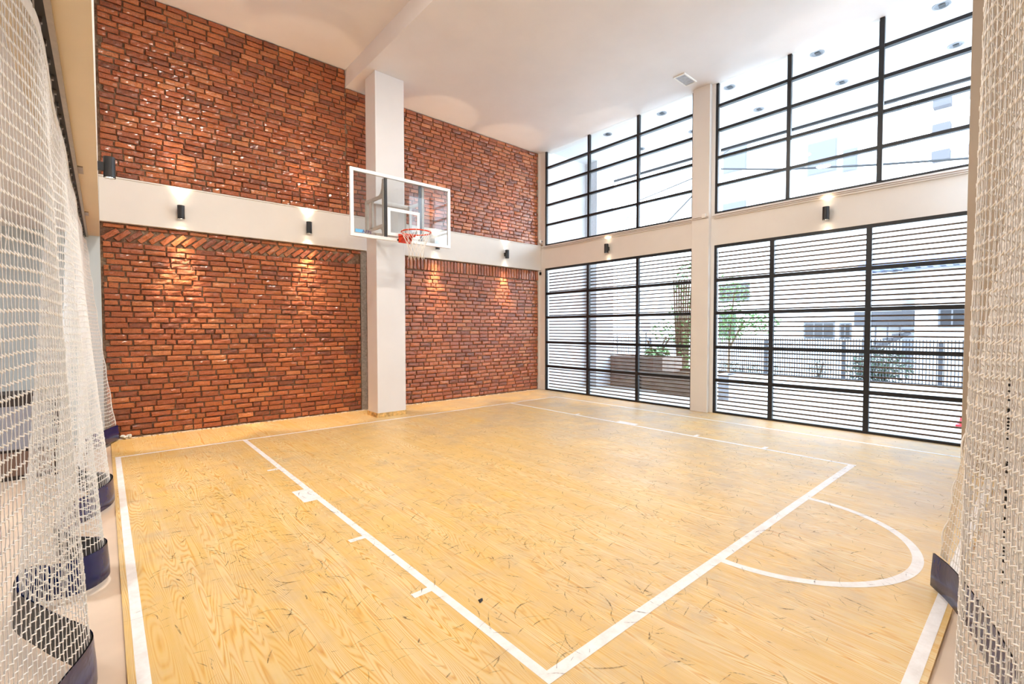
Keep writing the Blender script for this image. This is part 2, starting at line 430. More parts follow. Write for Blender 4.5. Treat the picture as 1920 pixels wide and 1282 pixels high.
b = MB(); b.box(BX0-0.02, -0.001, -0.068, 0.02, 2.99, 3.585); b.box(BX0-0.02, -0.001, -0.08, 0.02, 3.585, 3.605)
pb = b.build('plaster_band', white_wall, wall_back, bevel=0.004); pb['label'] = 'white plaster beam across the brick'
box('concrete_strip', simple('raw_concrete', s2l(150, 138, 124), 0.8, 0, 0.2, 0.5, 30), -4.68, -4.57, -0.01, 0.02, 0, 2.99, wall_back)
b = MB(); b.box(-0.06, 0.0, -0.03, 0.02, 0, LO); b.build('corner_plaster', white_wall, wall_back)
# plaster crumbs along the foot of the wall
b = MB()
for i in range(420):
    x = rnd.uniform(BX0, -0.1); s_ = rnd.uniform(0.004, 0.014)
    if -4.9 < x < -4.2 and rnd.random() < 0.5: continue
    b.obox((x, -0.045-rnd.random()*0.03, s_*0.5), Vector((s_*1.6, s_*0.5, 0)), Vector((-s_*0.4, s_, 0)), (0, 0, s_*0.5))
cr_ = b.build('plaster_rubble', simple('plaster_dust', s2l(225, 208, 188), 0.9), wall_back); cr_['kind'] = 'stuff'

# white wall beyond the net, left of the brick
b = MB(); b.box(-12.2, BX0-0.02, 0.0, 0.25, -0.02, 6.4); side_paint = paint('side_room_paint', s2l(206, 216, 222)); struct(b.build('wall_back_side', side_paint), 'plain white wall left of the brick, behind the net')
b = MB(); b.box(-12.4, -12.2, -12.4, 0.25, -0.02, 6.4); struct(b.build('wall_left_far', side_paint), 'white far wall of the side room')
b = MB(); b.box(-12.2, 0.2, -12.4, -12.2, -0.02, 6.4); struct(b.build('wall_front', white_wall), 'white wall behind the camera')
# beams carrying the nets, with the wall above
b = MB(); b.box(-8.62, -8.336, -8.34, 0.0, 2.8, 6.4)
wl = struct(b.build('wall_left', [white_wall]), 'white wall above the left net')
b = MB(); b.box(-8.62, -8.3365, -8.34, -0.002, 2.785, 2.80); bm_ = b.build('beam_soffit', beige_paint, wl); bm_['label'] = 'beige underside of the beam'
b = MB(); b.box(-12.2, -1.0, -8.62, -8.36, 2.8, 6.4); struct(b.build('wall_right', white_wall), 'white wall above the right net')
b = MB(); b.box(-12.2, -8.62, -12.2, 0.0, 2.8, 2.95); b.box(-8.62, 0.0, -12.2, -8.62, 2.8, 2.95)
struct(b.build('ceiling_side', ceil_paint), 'low ceiling of the side rooms')
# column at the right
b = MB(); b.box(-1.35, -0.95, -8.62, -7.885, -0.02, LO); struct(b.build('wall_right_column', column_shade_paint, bevel=0.006), 'tall white column at the right end of the windows, its shade painted beige')
# ceilings
b = MB(); b.box(-8.4, STEP, -8.4, 0.02, HI, 6.5); struct(b.build('ceiling', ceil_paint), 'higher pale ceiling on the left')
b = MB(); b.box(STEP, 0.0, -8.4, 0.02, LO, 6.5); struct(b.build('ceiling_lower', ceil_paint, bevel=0.003), 'lower pale ceiling next to the windows')
PBK = -0.52
# pillar with the hoop
pm = paint('pillar_gloss_paint', s2l(229, 227, 228), 0.05); pm.node_tree.nodes['Principled BSDF'].inputs['Roughness'].default_value = 0.34
b = MB(); b.box(-4.79, -4.25, -0.915, PBK, 0.0, LO)
pillar = tag(b.build('pillar', pm, bevel=0.008), 'free-standing white rectangular pillar carrying the basketball backboard', 'pillar'); pillar['kind'] = 'structure'
b = MB(); b.box(-4.797, -4.243, -0.922, PBK+0.007, 0.0, 0.075)
bp_ = b.build('worn_base', simple('flaking_base', s2l(214, 176, 112), 0.7, 0, 0.35, 0.4, 14), pillar); bp_['label'] = 'ochre base where the paint has flaked off'

# ------------------------------------------------------------------ window wall
b = MB()
b.box(0.0, 0.22, -0.20, 0.25, 0, LO)            # corner jamb
b.box(0.0, 0.22, -8.25, -4.49, 3.03, 3.59); b.box(0.0, 0.22, -4.09, -0.2, 3.03, 3.59)
b.box(0.0, 0.22, -4.49, -4.09, 0, LO)           # pier
b.box(0.0, 0.22, -12.4, -8.25, -0.02, 6.4)
b.box(0.0, 0.22, -8.25, 0.25, LO, 6.4)
wr = struct(b.build('wall_window', white_wall), 'white wall with tall black framed windows')
box('pilaster', white_wall, -0.09, 0.0, -4.43, -4.105, 0, LO, wr, 0.006)
for (y0, y1) in ((-4.09, -0.2), (-8.25, -4.49)):
    box('sill_moulding', white_wall, -0.03, 0.0, y0-0.0, y1, 3.50, 3.575, wr, 0.004)
def window(n, y0, y1, z0, z1, mull, trans, label, slats, top=True):
    t = thing('window_%d' % n, label, 'window', (0, 0, 0)); t['kind'] = 'structure'
    b = MB(); fx0, fx1, w_ = 0.01, 0.06, 0.045; TW = 0.029 if slats else 0.024
    b.box(fx0, fx1, y0, y0+w_, z0, z1); b.box(fx0, fx1, y1-w_, y1, z0, z1)
    b.box(fx0, fx1, y0+w_, y1-w_, z0, z0+0.035)
    if top: b.box(fx0, fx1, y0+w_, y1-w_, z1-0.05, z1)
    f = b.build('window_frame', black_steel, t)
    for m in mull:
        b = MB(); b.box(0.0, 0.06, m-TW-0.005, m+TW+0.005, z0+0.035, z1-(0.05 if top else 0)); b.build('mullion', black_steel, t)
    for z in trans:
        b = MB(); b.box(0.005, 0.055, y0+w_, y1-w_, z-TW, z+TW); b.box(0.078, 0.098, y0+w_, y1-w_, z-0.014, z+0.006); b.build('transom', black_steel, t)
    b = MB()
    for m in list(mull)+[y1-0.03]: b.box(0.085, 0.1, m+0.05-0.012, m+0.05, z0+0.03, z1)
    b.build('outer_frame', black_steel, t)
    ys = [y0+w_]+sorted(mull)+[y1-w_]
    for i in range(len(ys)-1):
        bx = MB(); bx.box(0.064, 0.070, ys[i], ys[i+1], z0+0.03, z1-0.01); bx.build('pane', glass, t)
        if slats:
            bs = MB(); z = z0+0.075
            while z < z1-0.06:
                if min(abs(z-q) for q in trans) > 0.03: bs.box(0.12, 0.142, ys[i]-0.02, ys[i+1]+0.02, z-0.012, z+0.012)
                z += 0.0745
            bs.build('louvre_slats', slat_mat, t)
    return t
TL = (0.6, 1.195, 1.81, 2.40); TU = (4.10, 4.585, 5.07, 5.50)
window(1, -4.09, -0.2, 0.0, 3.03, (-2.877, -1.565), TL, 'lower slatted black framed window beside the brick corner', True)
window(2, -8.25, -4.49, 0.0, 3.03, (-6.76, -5.46), TL, 'lower slatted black framed window on the right, cone visible outside', True)
window(3, -4.09, -0.2, 3.59, LO, (-2.872, -1.575), TU, 'upper clear black framed window beside the brick corner', False, False)
window(4, -8.25, -4.49, 3.59, LO, (-6.86, -5.68), TU, 'upper clear black framed window on the right', False, False)
# ------------------------------------------------------------------ basketball hoop
BXc, BY, BZ0, BZ1 = -4.578, -1.5, 2.945, 3.985
hoop = thing('basketball_hoop', 'glass basketball backboard with orange rim mounted on the white pillar', 'basketball hoop', (-4.52, -0.915, 2.9))
x0, x1 = BXc-0.9, BXc+0.9; fw = 0.052
b = MB(); b.box(x0+0.03, x1-0.03, BY+0.004, BY+0.016, BZ0+0.03, BZ1-0.03); b.build('backboard_glass', board_glass, hoop)
b = MB(); b.box(x0, x0+fw, BY-0.012, BY+0.03, BZ0, BZ1); b.box(x1-fw, x1, BY-0.012, BY+0.03, BZ0, BZ1)
b.box(x0+fw, x1-fw, BY-0.012, BY+0.03, BZ0, BZ0+fw); b.box(x0+fw, x1-fw, BY-0.012, BY+0.03, BZ1-fw, BZ1)
b.build('backboard_frame', alu_white, hoop, bevel=0.004)
b = MB(); q0, q1, s0, s1, g = -4.868, -4.285, 3.03, 3.475, 0.05
for (a, c, d, e) in ((q0, q0+g, s0, s1), (q1-g, q1, s0, s1), (q0+g, q1-g, s0, s0+g), (q0+g, q1-g, s1-g, s1)): b.box(a, c, BY-0.001, BY+0.003, d, e)
b.build('target_square', alu_white, hoop)
for x in (-4.885, -4.262):
    box('board_upright', rubber, x-0.022, x+0.022, BY+0.018, BY+0.05, BZ0+fw, BZ1-fw, hoop)
def arm(x, s):
    b = MB()
    yb, yp = BY+0.055, -0.80   # board end, pillar end
    zt, zb = 3.68, 3.20
    b.bar((x, yb+0.01, BZ0+0.08), (x, yb+0.01, BZ1-0.06), 0.04, 0.04)
    b.bar((x, yb, 3.66), (x, yp, 3.68), 0.035, 0.05); b.bar((x, yb, 3.19), (x, yp, 3.19), 0.035, 0.05)
    b.bar((x, yp, 3.16), (x, yp, 3.70), 0.05, 0.05); b.bar((x, -1.02, 3.19), (x, -1.02, 3.68), 0.035, 0.035)
    # curved gusset up to the top of the board
    pts = [(x, yb+0.16, 3.67), (x, yb+0.09, 3.71), (x, yb+0.045, 3.78), (x, yb+0.03, 3.87)]
    for i in range(3): b.bar(pts[i], pts[i+1], 0.03, 0.035)
    pts = [(x, yb+0.12, 3.18), (x, yb+0.05, 3.13), (x, yb+0.025, 3.05)]
    for i in range(2): b.bar(pts[i], pts[i+1], 0.03, 0.035)
    b.build('support_arm', frame_grey, hoop)
arm(-4.90, -1); arm(-4.195, 1)
for z in (3.68, 3.19):
    b = MB(); b.bar((-4.90, -0.942, z), (-4.195, -0.942, z), 0.05, 0.07); b.build('pillar_clamp', alu_white, hoop, bevel=0.003)
RC = Vector((-4.578, -1.895, 3.05)); RR = 0.228
rm = MB(); rm.tube([RC+Vector((RR*math.cos(a*math.pi/24), RR*math.sin(a*math.pi/24), 0)) for a in range(48)], 0.0105, 10, closed=True)
ro = rm.build('rim', orange, hoop, smooth=True)
b = MB(); b.box(RC.x-0.11, RC.x+0.11, BY-0.03, BY-0.012, 2.93, 3.07); b.box(RC.x-0.115, RC.x+0.115, BY-0.17, BY-0.03, 3.025, 3.043)
for s in (-1, 1):
    b.add([(RC.x+s*0.1, BY-0.03, 3.04), (RC.x+s*0.1, BY-0.03, 2.94), (RC.x+s*0.06, BY-0.19, 3.03), (RC.x+s*0.105, BY-0.03, 3.04), (RC.x+s*0.105, BY-0.03, 2.94), (RC.x+s*0.065, BY-0.19, 3.03)], [(0, 1, 2), (5, 4, 3), (0, 2, 5, 3), (1, 4, 5, 2), (0, 3, 4, 1)])
b.build('rim_bracket', orange, hoop, bevel=0.002)
b = MB(); b.box(RC.x-0.13, RC.x-0.112, BY-0.03, BY+0.01, 2.955, 2.985); b.build('bracket_bolt', ink, hoop)
# label plate in the corner of the board
lb = MB(); lb.box(x0+0.075, x0+0.215, BY-0.004, BY-0.001, BZ0+0.066, BZ0+0.115); lbo = lb.build('maker_label', simple('blue_sticker', s2l(104, 176, 226), 0.4), hoop); lbo['label'] = 'pale blue maker sticker'
tcu = bpy.data.curves.new('label_text', 'FONT'); tcu.body = 'AFN'; tcu.size = 0.075; tcu.extrude = 0.0012; tcu.space_character = 1.05
to = bpy.data.objects.new('label_lettering', tcu); C.objects.link(to)
dg = bpy.context.evaluated_depsgraph_get(); dg.update(); me = bpy.data.meshes.new_from_object(to.evaluated_get(dg)); bpy.data.objects.remove(to)
to = bpy.data.objects.new('label_lettering', me); C.objects.link(to); me.materials.append(simple('purple_lettering', s2l(84, 60, 110), 0.5))
to.parent = hoop; to.matrix_parent_inverse = Matrix.Translation(hoop.location).inverted()
to.matrix_world = Matrix.Translation((x0+0.185, BY-0.0055, BZ0+0.064)) @ Matrix.Rotation(math.radians(90), 4, 'X')
to['label'] = 'letters AFN in dark purple'
# hoop net
b = MB(); nl = 12; levels = [(RR-0.004, -0.012), (0.185, -0.10), (0.145, -0.19), (0.12, -0.27), (0.115, -0.34), (0.125, -0.42)]
for k in range(nl):
    for s in (-1, 1):
        pts = []
        for j, (r_, dz) in enumerate(levels):
            a = 2*math.pi*(k+s*0.5*j)/nl+rnd.uniform(-0.04, 0.04)
            pts.append(RC+Vector((r_*math.cos(a), r_*math.sin(a), dz+rnd.uniform(-0.006, 0.006))))
        b.tube(pts, 0.0032, 6)
    a = 2*math.pi*k/nl; b.tube([RC+Vector(((RR+0.012*math.cos(q))*math.cos(a), (RR+0.012*math.cos(q))*math.sin(a), 0.014*math.sin(q))) for q in np.linspace(0, 2*math.pi, 9)[:-1]], 0.003, 6, closed=True)
b.build('hoop_net', cord_white, hoop, smooth=True)

# ------------------------------------------------------------------ wall sconces
def spot(parent, loc, up, energy):
    for size, e, bl in ((84, energy*(1.0 if up else 1.4), 1.0), (41, energy*(2.0 if up else 9.0), 0.4)):
        l = light('sconce_light', 'SPOT', loc, e, WARM, (math.pi if up else 0, 0, 0), spot_size=math.radians(size), spot_blend=bl, shadow_soft_size=0.02)
        l.parent = parent; l.matrix_parent_inverse = Matrix.Translation(parent.location).inverted()
def sconce(base, nrm, label, e=40):
    n = Vector(nrm); c = Vector(base)+n*0.085
    t = thing('sconce_lamp', label, 'wall lamp', base, 'black up-and-down wall lamps')
    b = MB(); r = 0.045; h = 0.098
    b.lathe([(r-0.006, -h+0.012), (r-0.006, -h), (r, -h), (r, h), (r-0.006, h), (r-0.006, h-0.012)], c, 28); b.build('lamp_body', black_lamp, t, smooth=False)
    b = MB(); b.obox(Vector(base)+n*0.022, n*0.022, n.cross(Vector((0, 0, 1)))*0.02, (0, 0, 0.04)); b.build('bracket', black_lamp, t)
    for s in (-1, 1):
        b = MB(); zz = s*(h-0.014); vs = [(c.x+0.038*math.cos(a), c.y+0.038*math.sin(a), c.z+zz) for a in np.linspace(0, 2*math.pi, 25)[:-1]]
        b.add(vs, [tuple(range(24)) if s > 0 else tuple(range(24))[::-1]]); b.build('lens', lens_glow, t)
        spot(t, c+Vector((0, 0, s*(h+0.004))), s > 0, e)
    return t
sconce((-7.44, -0.068, 3.225), (0, -1, 0), 'black cylinder wall lamp on the white band, nearest the left net')
sconce((-5.645, -0.068, 3.255), (0, -1, 0), 'black cylinder wall lamp on the white band just left of the backboard')
sconce((-3.09, -0.068, 3.265), (0, -1, 0), 'black cylinder wall lamp on the white band hidden behind the backboard corner', 40)
sconce((-1.20, -0.068, 3.265), (0, -1, 0), 'black cylinder wall lamp on the white band near the room corner')
sconce((0.0, -2.15, 3.265), (-1, 0, 0), 'black cylinder wall lamp above the left slatted window', 24)
sconce((0.0, -6.24, 3.265), (-1, 0, 0), 'black cylinder wall lamp above the right slatted window', 24)
sconce((-8.336, -2.55, 3.07), (1, 0, 0), 'black cylinder wall lamp high on the left wall beside the beam', 14)

# ------------------------------------------------------------------ small wall and ceiling fittings
t = thing('security_camera', 'small white security camera in the room corner above the white band', 'security camera', (-0.03, -0.06, 3.64))
b = MB(); b.lathe([(0.0, 0.045), (0.02, 0.04), (0.036, 0.02), (0.04, 0), (0.034, -0.025), (0.018, -0.04), (0, -0.044)], (-0.075, -0.10, 3.70), 16); b.build('camera_head', plastic_white, t, smooth=True)
b = MB(); b.tube([(-0.0, -0.06, 3.66), (-0.04, -0.08, 3.66), (-0.06, -0.09, 3.69)], 0.012, 8); b.build('mount', plastic_white, t)
b = MB(); b.lathe([(0.0, -0.012), (0.018, -0.012), (0.018, 0.012), (0, 0.012)], (-0.05, -0.135, 3.70), 12); b.build('camera_lens', ink, t)
b = MB(); b.box(-0.035, 0, -0.075, -0.035, 2.88, 2.95); b.tube([(-0.014, -0.055, 2.95), (-0.012, -0.062, 3.3), (-0.012, -0.07, 3.63)], 0.002, 5)
tag(b.build('sensor', ink), 'little black sensor on a thin cable below the corner security camera', 'sensor')
b = MB(); b.box(-0.04, 0.0, -0.12, -0.09, 3.60, 3.63)
for dz, r_ in ((0.0, 0.004), (-0.028, 0.003)):
    pts = [(-0.037, y, 3.60+dz-0.05+0.02*math.sin(y*1.7)*0.3) for y in np.linspace(-0.11, -4.08, 24)]
    b.tube(pts, r_, 6); b.tube([(-0.1, -4.12, 3.55+dz), (-0.1, -4.42, 3.55+dz)], r_, 6)
    b.tube([(-0.037, y, 3.60+dz-0.05+0.02*math.sin(y*1.7)*0.3) for y in np.linspace(-4.46, -8.2, 24)], r_, 6)
tag(b.build('surface_cable', simple('cable_sheath', s2l(150, 122, 96), 0.5)), 'pair of thin cables running along the sill under the upper windows', 'cable')
b = MB(); b.box(-0.125, -0.09, -4.38, -4.31, 3.53, 3.60); tag(b.build('junction_box', plastic_white, bevel=0.004), 'small white junction box on the pilaster between the windows', 'junction box')
b = MB(); b.box(-0.014, 0.0, -0.16, -0.06, 0.24, 0.36); so = tag(b.build('power_socket', plastic_white, bevel=0.004), 'pale wall socket low on the strip between brick and window', 'socket')
b = MB(); b.box(-0.015, -0.0145, -0.14, -0.08, 0.27, 0.33)
t = thing('light_panel', 'small white ceiling light panel near the window pilaster', 'ceiling light', (-0.55, -4.21, LO))
b = MB(); b.box(-0.77, -0.35, -4.31, -4.29, LO-0.02, LO); b.box(-0.77, -0.35, -4.12, -4.10, LO-0.02, LO); b.box(-0.77, -0.75, -4.29, -4.12, LO-0.02, LO); b.box(-0.37, -0.35, -4.29, -4.12, LO-0.02, LO); b.build('trim_frame', plastic_white, t)
b = MB(); b.box(-0.75, -0.37, -4.29, -4.12, LO-0.012, LO)
for i in range(9): b.box(-0.74+i*0.042, -0.732+i*0.042, -4.29, -4.12, LO-0.018, LO-0.012)
b.build('grille', simple('grey_grille', s2l(196, 200, 212), 0.4), t)
# unseen ceiling lamps: first inferred from the rim shadow, the rest added as fill
def unseen_lamp(x, y, z, e, label, size=0.34, col=(1.0, 0.93, 0.82)):
    t = thing('unseen_lamp', label, 'ceiling lamp', (x, y, z), 'unseen ceiling lamps')
    b = MB(); b.lathe([(0.0, 0.0), (0.22, 0.0), (0.22, -0.05), (0.18, -0.09), (0.175, -0.06), (0, -0.06)], (x, y, z), 28); b.build('housing', plastic_white, t)
    b = MB(); b.lathe([(0.172, -0.07), (0, -0.072)], (x, y, z), 28); b.build('diffuser', emis('unseen_lamp_diffuser', (1, 0.9, 0.78, 1), 12), t)
    l = light('unseen_light', 'AREA', (x, y, z-0.095), e*LAMP, col, (0, 0, 0), shape='DISK', size=size); l.parent = t; l.matrix_parent_inverse = Matrix.Translation(t.location).inverted()
unseen_lamp(-4.65, -4.4, LO, 170, 'unseen ceiling lamp over the free throw line, inferred from the rim shadow')
unseen_lamp(-7.0, -4.2, HI, 230, 'unseen fill lamp added over the left side of the court')
unseen_lamp(-6.6, -7.2, HI, 170, 'unseen fill lamp added nearest the camera')
unseen_lamp(-10.2, -4.0, 2.8, 160, 'unseen cool fill lamp added in the side room', col=(0.88, 0.94, 1.0))
unseen_lamp(-5.0, -10.4, 2.8, 55, 'unseen fill lamp added in the room behind the right net', col=(1, 0.95, 0.9))

# ------------------------------------------------------------------ nets
def catmull(P, n=14):
    P = [np.array(p, float) for p in P]; out = []
    Q = [2*P[0]-P[1]]+P+[2*P[-1]-P[-2]]
    for i in range(1, len(Q)-2):
        for k in range(n):
            t = k/n; a, b, c, d = Q[i-1:i+3]
            out.append(0.5*((2*b)+(c-a)*t+(2*a-5*b+4*c-d)*t*t+(3*b-a-3*c+d)*t**3))
    out.append(P[-1]); return np.array(out)
def resample(path, step):
    d = np.r_[0, np.cumsum(np.linalg.norm(np.diff(path, axis=0), axis=1))]; n = int(d[-1]/step)
    s = np.linspace(0, d[-1], n+1); return np.stack([np.interp(s, d, path[:, k]) for k in range(2)], 1)
def seg_mesh(A, B, r, n=5):
    A = np.asarray(A, float); B = np.asarray(B, float); d = B-A; L = np.linalg.norm(d, axis=1, keepdims=True); d = d/np.maximum(L, 1e-9)
    up = np.tile([0.0, 0.0, 1.0], (len(A), 1)); up[np.abs(d[:, 2]) > 0.8] = [1, 0, 0]
    x = np.cross(d, up); x /= np.linalg.norm(x, axis=1, keepdims=True); y = np.cross(d, x)
    V = np.zeros((len(A), 2, n, 3))
    for j in range(n):
        a = 2*math.pi*j/n; o = (x*math.cos(a)+y*math.sin(a))*r; V[:, 0, j] = A+o; V[:, 1, j] = B+o
    base = np.arange(len(A))[:, None, None]*2*n; j = np.arange(n); q = np.stack([j, (j+1) % n, n+(j+1) % n, n+j], 1)[None]
    return V.reshape(-1, 3), (base+q).reshape(-1, 4)
def np_obj(name, V, Fq, mat, parent, smooth=True):
    me = bpy.data.meshes.new(name); me.vertices.add(len(V)); me.vertices.foreach_set('co', V.astype('f').ravel())
    me.loops.add(len(Fq)*4); me.loops.foreach_set('vertex_index', Fq.astype('i').ravel()); me.polygons.add(len(Fq))
    me.polygons.foreach_set('loop_start', np.arange(len(Fq))*4); me.polygons.foreach_set('loop_total', np.full(len(Fq), 4))
    me.polygons.foreach_set('use_smooth', np.full(len(Fq), smooth)); me.materials.append(mat); me.update(calc_edges=True); me.validate()
    o = bpy.data.objects.new(name, me); C.objects.link(o); o.parent = parent; return o
HC = 0.028
def make_net(name, label, bottom, top, cell, ztop, zhem, seed, pw, outward):
    t = thing(name, label, 'net', (0, 0, 0))
    bot = resample(catmull(bottom), HC); n = len(bot)
    topc = catmull(top); dd = np.r_[0, np.cumsum(np.linalg.norm(np.diff(topc, axis=0), axis=1))]; ax = 1 if abs(bottom[0][1]-bottom[-1][1]) > abs(bottom[0][0]-bottom[-1][0]) else 0
    K_ = 50; pad = np.r_[np.linspace(2*bot[0, ax]-bot[K_, ax], bot[0, ax], K_, endpoint=False), bot[:, ax], np.linspace(bot[-1, ax], 2*bot[-1, ax]-bot[-K_, ax], K_+1)[1:]]
    sm = np.convolve(pad, np.ones(2*K_+1)/(2*K_+1), 'valid'); sm = sm[:n] if len(sm) >= n else np.r_[sm, [sm[-1]]*(n-len(sm))]
    srt = np.argsort(-topc[:, ax]); ot = np.interp(-sm, -topc[srt, ax], topc[srt, 1-ax])
    tp = np.stack([ot, sm] if ax == 1 else [sm, ot], 1)
    rows = int((ztop-zhem)/cell); zz = np.linspace(zhem, ztop, rows+1)
    def P(z):
        wgt = (1-(z/ztop))**pw; return bot*wgt+tp*(1-wgt)
    rs = np.random.RandomState(seed); G = np.zeros((n, rows+1, 3))
    for j, z in enumerate(zz):
        G[:, j, :2] = P(z); G[:, j, 2] = z
    G[:, 1:-1, :] += rs.normal(0, 0.0008, (n, rows-1, 3)); i = np.arange(n)
    sag = 0.010*np.sin(i*0.31+seed)[:, None]*np.linspace(1, 0, rows+1)[None]; G[:, 1:-1, 2] += sag[:, 1:-1]
    dl = 0.0055; A, B = [], []
    Vd = np.array([0, 0, dl])
    A.append(G[:, :-1].reshape(-1, 3)); B.append(G[:, 1:].reshape(-1, 3))
    A.append((G[:-1, 1:-1]-Vd).reshape(-1, 3)); B.append((G[1:, 1:-1]+Vd).reshape(-1, 3))
    V, Fq = seg_mesh(A[0], B[0], 0.0014, 4); V1, F1 = seg_mesh(A[1], B[1], 0.0024, 5); Fq = np.concatenate([Fq, F1+len(V)]); V = np.concatenate([V, V1])
    # knots where horizontals cross
    K = G[:, 1:-1].reshape(-1, 3); V2, F2 = seg_mesh(K-[0, 0, 0.007], K+[0, 0, 0.007], 0.0027, 4)
    no = np_obj('netting', np.concatenate([V, V2]), np.concatenate([Fq, F2+len(V)]), net_white, t)
    # weighted hem
    fine = resample(catmull(bottom), 0.03); nn = len(fine); tg = np.gradient(fine, axis=0); nr = np.stack([-tg[:, 1], tg[:, 0]], 1); nr /= np.linalg.norm(nr, axis=1, keepdims=True)*outward
    hz = [0.012, 0.02, 0.10, 0.165, zhem+0.01]; off = [0.0, 0.012, 0.010, 0.005, 0.002]
    for nm, sgn, mt in (('weighted_hem', 1, hem_blue), ('hem_lining', -1, hem_black)):
        b = MB()
        vs = []
        for kk in range(nn):
            for h, o_ in zip(hz, off):
                q = fine[kk]+nr[kk]*sgn*(o_+0.001); vs.append((q[0], q[1], h+0.004*math.sin(kk*0.2)))
        m = len(hz); fs = [(a*m+c, (a+1)*m+c, (a+1)*m+c+1, a*m+c+1) for a in range(nn-1) for c in range(m-1)]
        b.add(vs, fs); ho = b.build(nm, mt, t, smooth=True)
        ho['label'] = 'navy blue weighted vinyl hem' if sgn > 0 else 'black back of the hem'
    # top tape
    b = MB(); vs = []
    for k in range(n):
        for z in (ztop-0.055, ztop+0.004): vs.append((tp[k][0], tp[k][1], z))
    b.add(vs, [(2*k, 2*k+2, 2*k+3, 2*k+1) for k in range(n-1)]); tpo = b.build('top_tape', tape_white, t)
    so_ = tpo.modifiers.new('s', 'SOLIDIFY'); so_.thickness = 0.003
    b = MB(); pts = [(P(z)[0][0]+0.006*math.sin(z*17+seed), P(z)[0][1]+0.012*math.sin(z*23), z) for z in np.linspace(zhem, ztop, 70)]
    b.tube(pts, 0.0045, 6); b.build('edge_rope', net_white, t, smooth=True)
    return t, P, tp, G
lbot = [(-8.20, -0.10), (-8.34, -0.46), (-8.47, -0.72), (-8.53, -1.1), (-8.50, -1.6), (-8.54, -2.1), (-8.50, -2.55), (-8.36, -2.78), (-8.29, -2.97), (-8.31, -3.2), (-8.405, -3.4), (-8.53, -3.65),
        (-8.60, -4.05), (-8.50, -4.4), (-8.365, -4.56), (-8.335, -4.70), (-8.40, -4.83), (-8.53, -4.86), (-8.67, -4.80), (-8.69, -5.05), (-8.55, -5.42), (-8.42, -5.68), (-8.385, -5.80), (-8.41, -5.92), (-8.47, -6.08),
        (-8.575, -6.38), (-8.64, -6.8), (-8.65, -7.3), (-8.68, -7.9)]
ltop = [(-8.47, -0.10)]+[(-8.494+0.005*math.sin(y*4.1), y) for y in np.arange(-0.4, -5.9, -0.3)]+[(-8.50, -6.05), (-8.56, -6.4), (-8.58, -6.9), (-8.58, -7.4), (-8.6, -7.9)]
netL, PL, tpL, GL = make_net('divider_net', 'white mesh divider net hanging along the left side, blue hem on the floor', lbot, ltop, 0.046, 2.70, 0.205, 3, 1.15, 1.0)
rbot = [(-4.68, -8.065), (-4.86, -8.165), (-5.16, -8.285), (-5.5, -8.385), (-5.8, -8.45), (-6.0, -8.41), (-6.2, -8.315), (-6.38, -8.31), (-6.55, -8.385), (-6.75, -8.475), (-7.0, -8.52), (-7.35, -8.55), (-7.8, -8.6)]
rtop = [(-4.85, -8.36), (-5.2, -8.42), (-5.6, -8.45), (-5.95, -8.42), (-6.2, -8.345), (-6.4, -8.345), (-6.6, -8.42), (-6.9, -8.50), (-7.3, -8.54), (-7.8, -8.6)]
netR, PR, tpR, GR = make_net('divider_net', 'white mesh divider net bunched up at the right edge beside the shaded column', rbot, rtop, 0.046, 2.70, 0.205, 9, 1.3, -1.0)
# side band of the right net (pale webbing seen next to the end rope)
b = MB(); vs = []
for z in np.linspace(0.21, 1.25, 26):
    p = PR(z); a = p[0]; c = p[3]; vs += [(a[0], a[1], z), (c[0], c[1], z)]
b.add(vs, [(2*k, 2*k+1, 2*k+3, 2*k+2) for k in range(25)]); o = b.build('side_band', simple('pale_band', s2l(206, 192, 172), 0.7), netR); o['label'] = 'pale fabric band along the end of the net'
# stitched tape with dark lettering-like marks
rs = random.Random(5)
def hooks(net, tp, axis, rail):
    L = len(tp); step = max(1, int(0.24/ max(1e-3, np.linalg.norm(tp[1]-tp[0]))))
    for k in range(3, L-1, step):
        x, y = tp[k]; rx, ry = (rail, y) if axis == 'y' else (x, rail)
        b = MB(); d = Vector((0, 1, 0)) if axis == 'y' else Vector((1, 0, 0))
        c = Vector(((x+rx)/2, (y+ry)/2, 2.722))
        b.tube([c+d*(0.011*math.cos(a))+Vector((0, 0, 0.026*math.sin(a))) for a in np.linspace(0, 2*math.pi, 13)[:-1]], 0.0022, 5, closed=True)
        b.obox((rx, ry, 2.7465), (0.006, 0, 0), (0, 0.009, 0), (0, 0, 0.010)); b.bar((c.x, c.y, 2.735), (rx, ry, 2.744), 0.005, 0.005)
        b.build('snap_hook', chrome, net)
hooks(netL, tpL, 'y', -8.490); hooks(netR, tpR, 'x', -8.45)
b = MB(); b.box(-8.472, -8.452, -8.2, -0.03, 2.757, 2.785)
t = thing('net_rail', 'grey metal ceiling rail carrying the left net under the beige beam', 'rail', (-8.475, -4, 2.757)); b.build('rail_profile', rail_mat, t); box('rail_slot', ink, -8.515, -8.472, -8.2, -0.03, 2.757, 2.785, t)
for y in (-3.45, -1.6): box('bracket_plate', rail_mat, -8.452, -8.42, y-0.10, y+0.10, 2.774, 2.785, t)
b = MB(); b.box(-8.4, -4.6, -8.468, -8.432, 2.757, 2.80); tag(b.build('net_rail', rail_mat), 'grey metal rail carrying the right net', 'rail')
